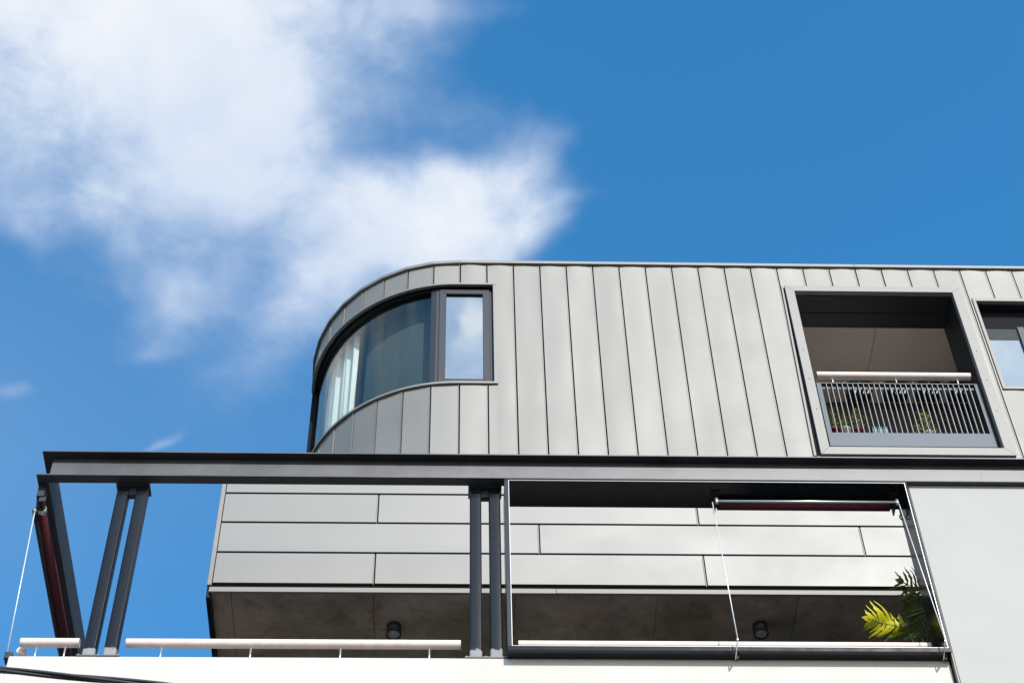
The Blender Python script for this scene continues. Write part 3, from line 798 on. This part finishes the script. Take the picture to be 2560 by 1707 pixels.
def pot_plant(label, c, r, h, pot_mat, fol, seed):
    t = thing('potted_plant', label, 'plant', c)
    lathe(MB(), c, [(r*.72, 0), (r, h), (r*1.06, h), (r*1.06, h+.012), (r*.94, h+.012), (r*.9, h-.02), (.001, h-.02)]).build('pot', pot_mat, t, smooth=True)
    rnd = random.Random(seed); mb = MB()
    mb2 = MB()
    for (dx, dy, hz, rx, n, sz) in fol:
        leaf_cloud(mb, (c[0]+dx, c[1]+dy, c[2]+h+hz*.5), rx, rx, hz*.5, n, sz, rnd)
        mb2.tube([(c[0], c[1], c[2]+h-.02), (c[0]+dx*.6, c[1]+dy*.6, c[2]+h+hz*.4), (c[0]+dx, c[1]+dy, c[2]+h+hz*.9)], [.006, .004, .002], 6)
    mb.build('foliage', 'leaf_small', t); mb2.build('stem', 'stem', t)
    return t
# low shelf behind the balustrade that carries the pots
sh = thing('shelf', 'low dark shelf of pots behind the balustrade bars', 'shelf', (4.7, 12.73, 14.145))
MB().box(3.86, 5.5, 12.655, 12.80, 14.475, 14.50).build('shelf_board', 'dark_lining', sh)
for x in (3.9, 4.66, 5.42):
    MB().box(x-.02, x+.02, 12.67, 12.79, 14.1455, 14.4745).build('leg', 'dark_lining', sh)
zs = 14.5005
pot_plant('slender bushy plant in a red pot on the loggia shelf', (3.935, 12.715, zs), .048, .155, 'red_pot', [(0, 0, .34, .035, 110, .026)], 1)
pot_plant('small plant in a white pot between two red pots', (4.050, 12.715, zs), .044, .175, 'white_pot', [(0, 0, .22, .04, 80, .028)], 2)
pot_plant('leafy plant in a red pot beside the teal planter', (4.165, 12.715, zs), .048, .155, 'red_pot', [(.02, 0, .30, .05, 140, .03)], 3)
tp = thing('planter', 'small teal rectangular planter on the loggia shelf', 'planter', (4.385, 12.715, zs))
MB().box(4.30, 4.47, 12.66, 12.77, zs, zs+.150).build('box', 'teal_pot', tp, bevel=.006)
MB().box(4.295, 4.475, 12.655, 12.775, zs+.1505, zs+.163).build('rim', 'teal_pot', tp, bevel=.003)
pot_plant('yellow-green plant in a white pot on the loggia shelf', (4.90, 12.715, zs), .052, .115, 'white_pot', [(0, 0, .36, .05, 170, .032), (-.10, 0, .20, .035, 70, .03), (.06, .03, .22, .04, 70, .03)], 4)
for i, (xu) in enumerate((0.0, .42, .79, 1.16)):
    p0 = at_z(1900+655*.35714+xu*218, 620+1005*.35714, 16.70)
    lab = ('black box with four bright slots under the loggia ceiling above the red pots', 'black box with four bright slots under the loggia ceiling above the teal planter',
           'black box with four bright slots under the loggia ceiling above the yellow-green plant', 'black box with four bright slots under the loggia ceiling next to the splayed wall')[i]
    v = thing('slotted_box', lab, 'box', (p0.x+.1, p0.y, 16.70), 'slotted boxes under the loggia ceiling')
    MB().box(p0.x-.045, p0.x+.215, p0.y-.06, p0.y+.16, 16.70, zc_+.0015).build('housing', 'black_plastic', v, bevel=.004)
    for j in range(4):
        MB().box(p0.x+.014+j*.050, p0.x+.029+j*.050, p0.y-.040, p0.y+.020, 16.695, 16.6995).build('slot', 'glow_slot', v)

# ------------------------------------------------------------------ roller blinds on guide wires
def wire(mb, a, b, r=.0045): mb.tube([a, b], r, 8)
ZR = 11.275
rb = thing('roller_blind', 'rolled maroon blind with pale wires under the black box frame', 'blind', (2.87, Y0+.1, ZP))
p0 = at_z(1790, 1253, ZR); p1 = at_z(2243, 1254.5, ZR)
x0_, x1_, yb_ = p0.x+.02, p1.x-.01, (p0.y+p1.y)/2
MB().tube([(x0_, yb_, ZR), (x1_, yb_, ZR)], .011, 14).build('bottom_bar', 'stainless', rb, smooth=True)
rz_ = 11.350; ry_ = at_z(2000, 1264, rz_).y+.01
MB().tube([(x0_+.01, ry_, rz_), (x1_-.02, ry_, rz_)], .034, 18).build('roll', 'maroon', rb, smooth=True)
for x in (x0_-.015, x1_+.012):
    MB().box(x-.035, x+.035, ry_-.13, ry_+.04, FT-.014, FT-.0005).build('bracket', 'black_plastic', rb)
    MB().box(x-.005, x+.005, ry_-.05, ry_+.05, rz_-.05, FT-.0145).build('bracket', 'black_plastic', rb)
    MB().tube([(x, yb_, ZR+.028), (x, yb_, ZR-.028)], .013, 10).build('clamp', 'stainless', rb, smooth=True)
for (tx, ty, ax, ay, mx_, my_) in ((1781, 1252, 1844, 1595, 1838, 1637), (2246, 1252, 2363, 1598, 2357, 1639)):
    T = at_z(tx, ty+3, ZR); tip = at_y(ax, ay, 10.345); mt_ = at_y(mx_, my_, 10.525)
    foot = Vector((mt_.x, YP-.002, tip.z))
    wb = MB(); wire(wb, (T.x, T.y, T.z), tip); wb.build('guide_wire', 'wire', rb, smooth=True)
    MB().hexa([(tip.x-.004, tip.y, tip.z-.010), (tip.x+.004, tip.y, tip.z-.010), (tip.x+.004, tip.y, tip.z+.006), (tip.x-.004, tip.y, tip.z+.006)],
              [(foot.x-.004, Y0+.085, FBt-.050), (foot.x+.004, Y0+.085, FBt-.050), (foot.x+.004, Y0+.085, FBt-.0385), (foot.x-.004, Y0+.085, FBt-.0385)]).build('arm', 'stainless', rb)
    MB().box(foot.x+.004, foot.x+.024, Y0+.03, Y0+.085, FBt-.048, FBt-.0385).build('arm_plate', 'black_plastic', rb)
    MB().tube([(foot.x+.014, Y0+.055, FBt-.056), (foot.x+.014, Y0+.055, FBt-.048)], .006, 8).build('bolt', 'stainless', rb)
# crank eye hanging at the right end
ey = MB(); c = (x1_+.05, ry_-.03, rz_-.16)
ey.tube([(c[0], c[1], rz_-.03), (c[0], c[1], c[2]+.04)], .008, 8)
ey.tube([(c[0]+.016*math.sin(t*math.pi/8), c[1], c[2]+.012+.028*math.cos(t*math.pi/8)) for t in range(17)], .0055, 8, cap=False)
ey.build('crank_eye', 'black_plastic', rb, smooth=True)

lb = thing('roller_blind', 'rolled maroon blind along the underside of the side beam', 'blind', (-3.34, 11.8, ZP))
zl = 11.26
q0 = at_z(103, 1272, zl); q1 = at_z(185, 1622, zl)
MB().tube([(q0.x, q0.y, zl), (q0.x, 13.6, zl)], .043, 18).build('roll', 'maroon', lb, smooth=True)
MB().tube([(q0.x, q0.y-.012, zl), (q0.x, q0.y+.03, zl)], .0445, 18).build('end_ring', 'stainless', lb, smooth=True)
MB().tube([(q0.x-.046, q0.y-.01, zl-.030), (q0.x-.046, 13.6, zl-.030)], .022, 14).build('bottom_bar', 'black_plastic', lb, smooth=True)
for k in range(3):
    MB().tube([(q0.x, q0.y-.03-.028*k, zl+.01*k), (q0.x, q0.y-.016-.028*k, zl+.01*k)], .040-.004*k, 16).build('gear_disc', 'black_plastic', lb, smooth=True)
MB().box(q0.x-.03, q0.x+.03, q0.y-.12, q0.y-.03, zl+.03, ZB0-.001).build('bracket', 'black_plastic', lb)
MB().box(q0.x-.004, q0.x+.05, q0.y-.11, q0.y-.10, zl-.02, zl+.03).build('bracket', 'black_plastic', lb)
tw = at_z(88, 1275, zl-.035)
MB().tube([(tw.x, tw.y, zl-.06), (tw.x, tw.y, zl-.005)], .014, 10).build('clamp', 'stainless', lb, smooth=True)
bw = at_y(15, 1645, 10.66)
wb = MB(); wire(wb, (tw.x, tw.y, zl-.06), bw); wb.build('guide_wire', 'wire', lb, smooth=True)
MB().box(bw.x-.008, -3.297, 10.62, 10.70, bw.z-.03, bw.z+.035).build('bracket', 'black_plastic', lb, bevel=.004)

# ------------------------------------------------------------------ ceiling lights on the soffit
for (px, py, lab) in ((905, 1428, 'round black surface downlight left of the middle steel posts'), (1745, 1427, 'round black surface downlight inside the black framed opening')):
    c = at_z(px*PW/2352, (py+9)*PW/2352, ZSO-.001)
    t = thing('ceiling_light', lab, 'ceiling light', (c.x, c.y, ZSO-.11), 'downlights on the concrete soffit')
    lathe(MB(), (c.x, c.y, ZSO-.105), [(.055, .012), (.055, 0), (.064, 0), (.064, .102)], 32).build('housing', 'black_plastic', t, smooth=False)
    h_ = t.children[0]
    for p in h_.data.polygons: p.use_smooth = abs(p.normal.z) < .2 and len(p.vertices) == 4
    lathe(MB(), (c.x, c.y, ZSO-.104), [(.030, .004), (.054, .010)], 24).build('lens', 'lens', t, smooth=True)

# ------------------------------------------------------------------ split-leaf plant at the right of the balcony
def split_leaf(base, tip, nrm, lobes, width, curl, seed):
    """one deeply cut leaf: a rib with pointed, wavy lobes on both sides"""
    rnd = random.Random(seed); mb = MB()
    base, tip = Vector(base), Vector(tip); ax = tip-base; L_ = ax.length; ax.normalize()
    nrm = Vector(nrm); sd = ax.cross(nrm).normalized(); nn = sd.cross(ax)
    def pt(u, v): return base+ax*(u*L_)+sd*(v*width)+nn*(-curl*(u-.35)**2*L_-.35*abs(v)*abs(v)*width+.012*math.sin(9*u+4*v))
    mb2 = MB(); mb2.tube([pt(u/8, 0)+nn*-.002 for u in range(9)], [.006-.0005*u for u in range(9)], 6)
    for sgn in (-1, 1):
        for i in range(lobes):
            u0 = .02+.80*i/(lobes-1); fl = math.sin(math.pi*(.20+.66*i/(lobes-1)))*rnd.uniform(.70, 1.25)
            dirv = (.45+.75*i/lobes+rnd.uniform(-.2, .25), sgn)
            ln = fl; hw = .043*rnd.uniform(.75, 1.2); bend = rnd.uniform(-.05, .16)
            n = 7; left, right = [], []
            for j in range(n+1):
                t = j/n
                cu, cv = u0+dirv[0]*t*ln*width/L_*.75+bend*t*t, dirv[1]*t*ln
                w_ = hw*(math.sin(math.pi*min(1, .25+.75*t))**.8 if t < 1 else 0)*(1+.42*math.sin(j*2.6+i*1.7))
                if j == 0: w_ = hw*.8
                left.append(pt(cu-w_, cv)); right.append(pt(cu+w_*1.05, cv+sgn*.02*math.sin(j*2+i)))
            o = left+right
            mb.add(o, [(j, j+1, n+2+j, n+1+j) for j in range(n)])
    # end lobe
    o = []
    for j in range(6):
        t = j/5; w_ = .14*math.sin(math.pi*(.25+.75*t))*(1+.2*math.sin(j*2.4))
        o += [pt(.82+.22*t, -w_), pt(.82+.22*t, w_)]
    mb.add(o, [(2*j, 2*j+2, 2*j+3, 2*j+1) for j in range(5)])
    return mb, mb2
pl = thing('split_leaf_plant', 'split-leaf plant with one bright yellow leaf in the balcony corner', 'plant', (3.95, 11.35, 8.5))
lathe(MB(), (3.95, 11.35, 8.5), [(.15, 0), (.21, .36), (.225, .36), (.225, .40), (.19, .40), (.18, .35), (.001, .35)], 24).build('pot', 'terracotta', pl, smooth=True)
def cp(x, y, Y): return at_y(2040+x*.2041, 1380+y*.2041, Y)
crown = Vector((3.93, 11.32, 9.15))
MB().tube([(3.95, 11.35, 8.86), crown], [.04, .03], 8).build('trunk', 'stem', pl, smooth=True)
LV = [  # base px, tip px, depths, normal, lobes, width, curl, material, petiole bend px
    ((1110, 935), (560, 800), 11.02, 10.88, (.05, -.80, -.55), 10, .150, -.12, 'leaf_yellow'),
    ((1420, 520), (990, 330), 11.06, 10.96, (.2, -.8, -.5), 7, .17, .15, 'leaf_green'),
    ((1430, 720), (1060, 640), 11.25, 11.10, (-.1, -.75, -.6), 8, .19, .2, 'leaf_green'),
    ((1400, 960), (1080, 800), 11.35, 11.25, (.1, -.9, -.3), 7, .17, .2, 'leaf_green'),
    ((1200, 1020), (900, 960), 11.30, 11.22, (.0, -.6, -.7), 7, .14, .2, 'leaf_green'),
    ((1440, 800), (1150, 560), 11.15, 11.08, (-.2, -.8, -.4), 8, .15, .1, 'leaf_green'), ((1300, 1060), (1060, 900), 11.05, 10.98, (.1, -.7, -.6), 7, .12, .1, 'leaf_green'),
    ((1500, 640), (1200, 420), 11.20, 11.15, (.2, -.8, -.3), 7, .17, .2, 'leaf_green')]
for i, (b_, t_, yb0, yt0, nr, nl, wd, cu, mt_) in enumerate(LV):
    bb, tt = cp(*b_, yb0), cp(*t_, yt0)
    m1, m2 = split_leaf(bb, tt, nr, nl, wd, cu, 60+i)
    lf = m1.build('leaf', mt_, pl, smooth=True)
    m2.build('rib', 'stem', lf, smooth=True)
    mid = (Vector(bb)+crown)*.5+Vector((.02, 0, .10))
    MB().tube([crown, mid, bb], [.010, .008, .006], 7).build('petiole', 'stem', pl, smooth=True)

# ------------------------------------------------------------------ overhead cable in front of the parapet
YCAB = 5.2
ca = at_y(-20, 1672, YCAB); cb = at_y(300, 1702, YCAB)
d = (cb-ca); d = d/d.x
cab = thing('overhead_cable', 'dark twisted overhead cable crossing in front of the white parapet', 'cable', (ca.x, YCAB, ca.z))
for k in range(3):
    pts = []
    for i in range(161):
        x = -7+14*i/160
        c = ca+d*(x-ca.x)+Vector((0, 0, .012*((x-ca.x)**2)*.15))
        t = x*5.2+k*2*math.pi/3
        pts.append((c.x, c.y+.0070*math.cos(t), c.z+.0070*math.sin(t)))
    MB().tube(pts, .0070, 8).build('strand', 'cable', cab, smooth=True)

for o in bpy.data.objects:
    if 'wl' in o: del o['wl']
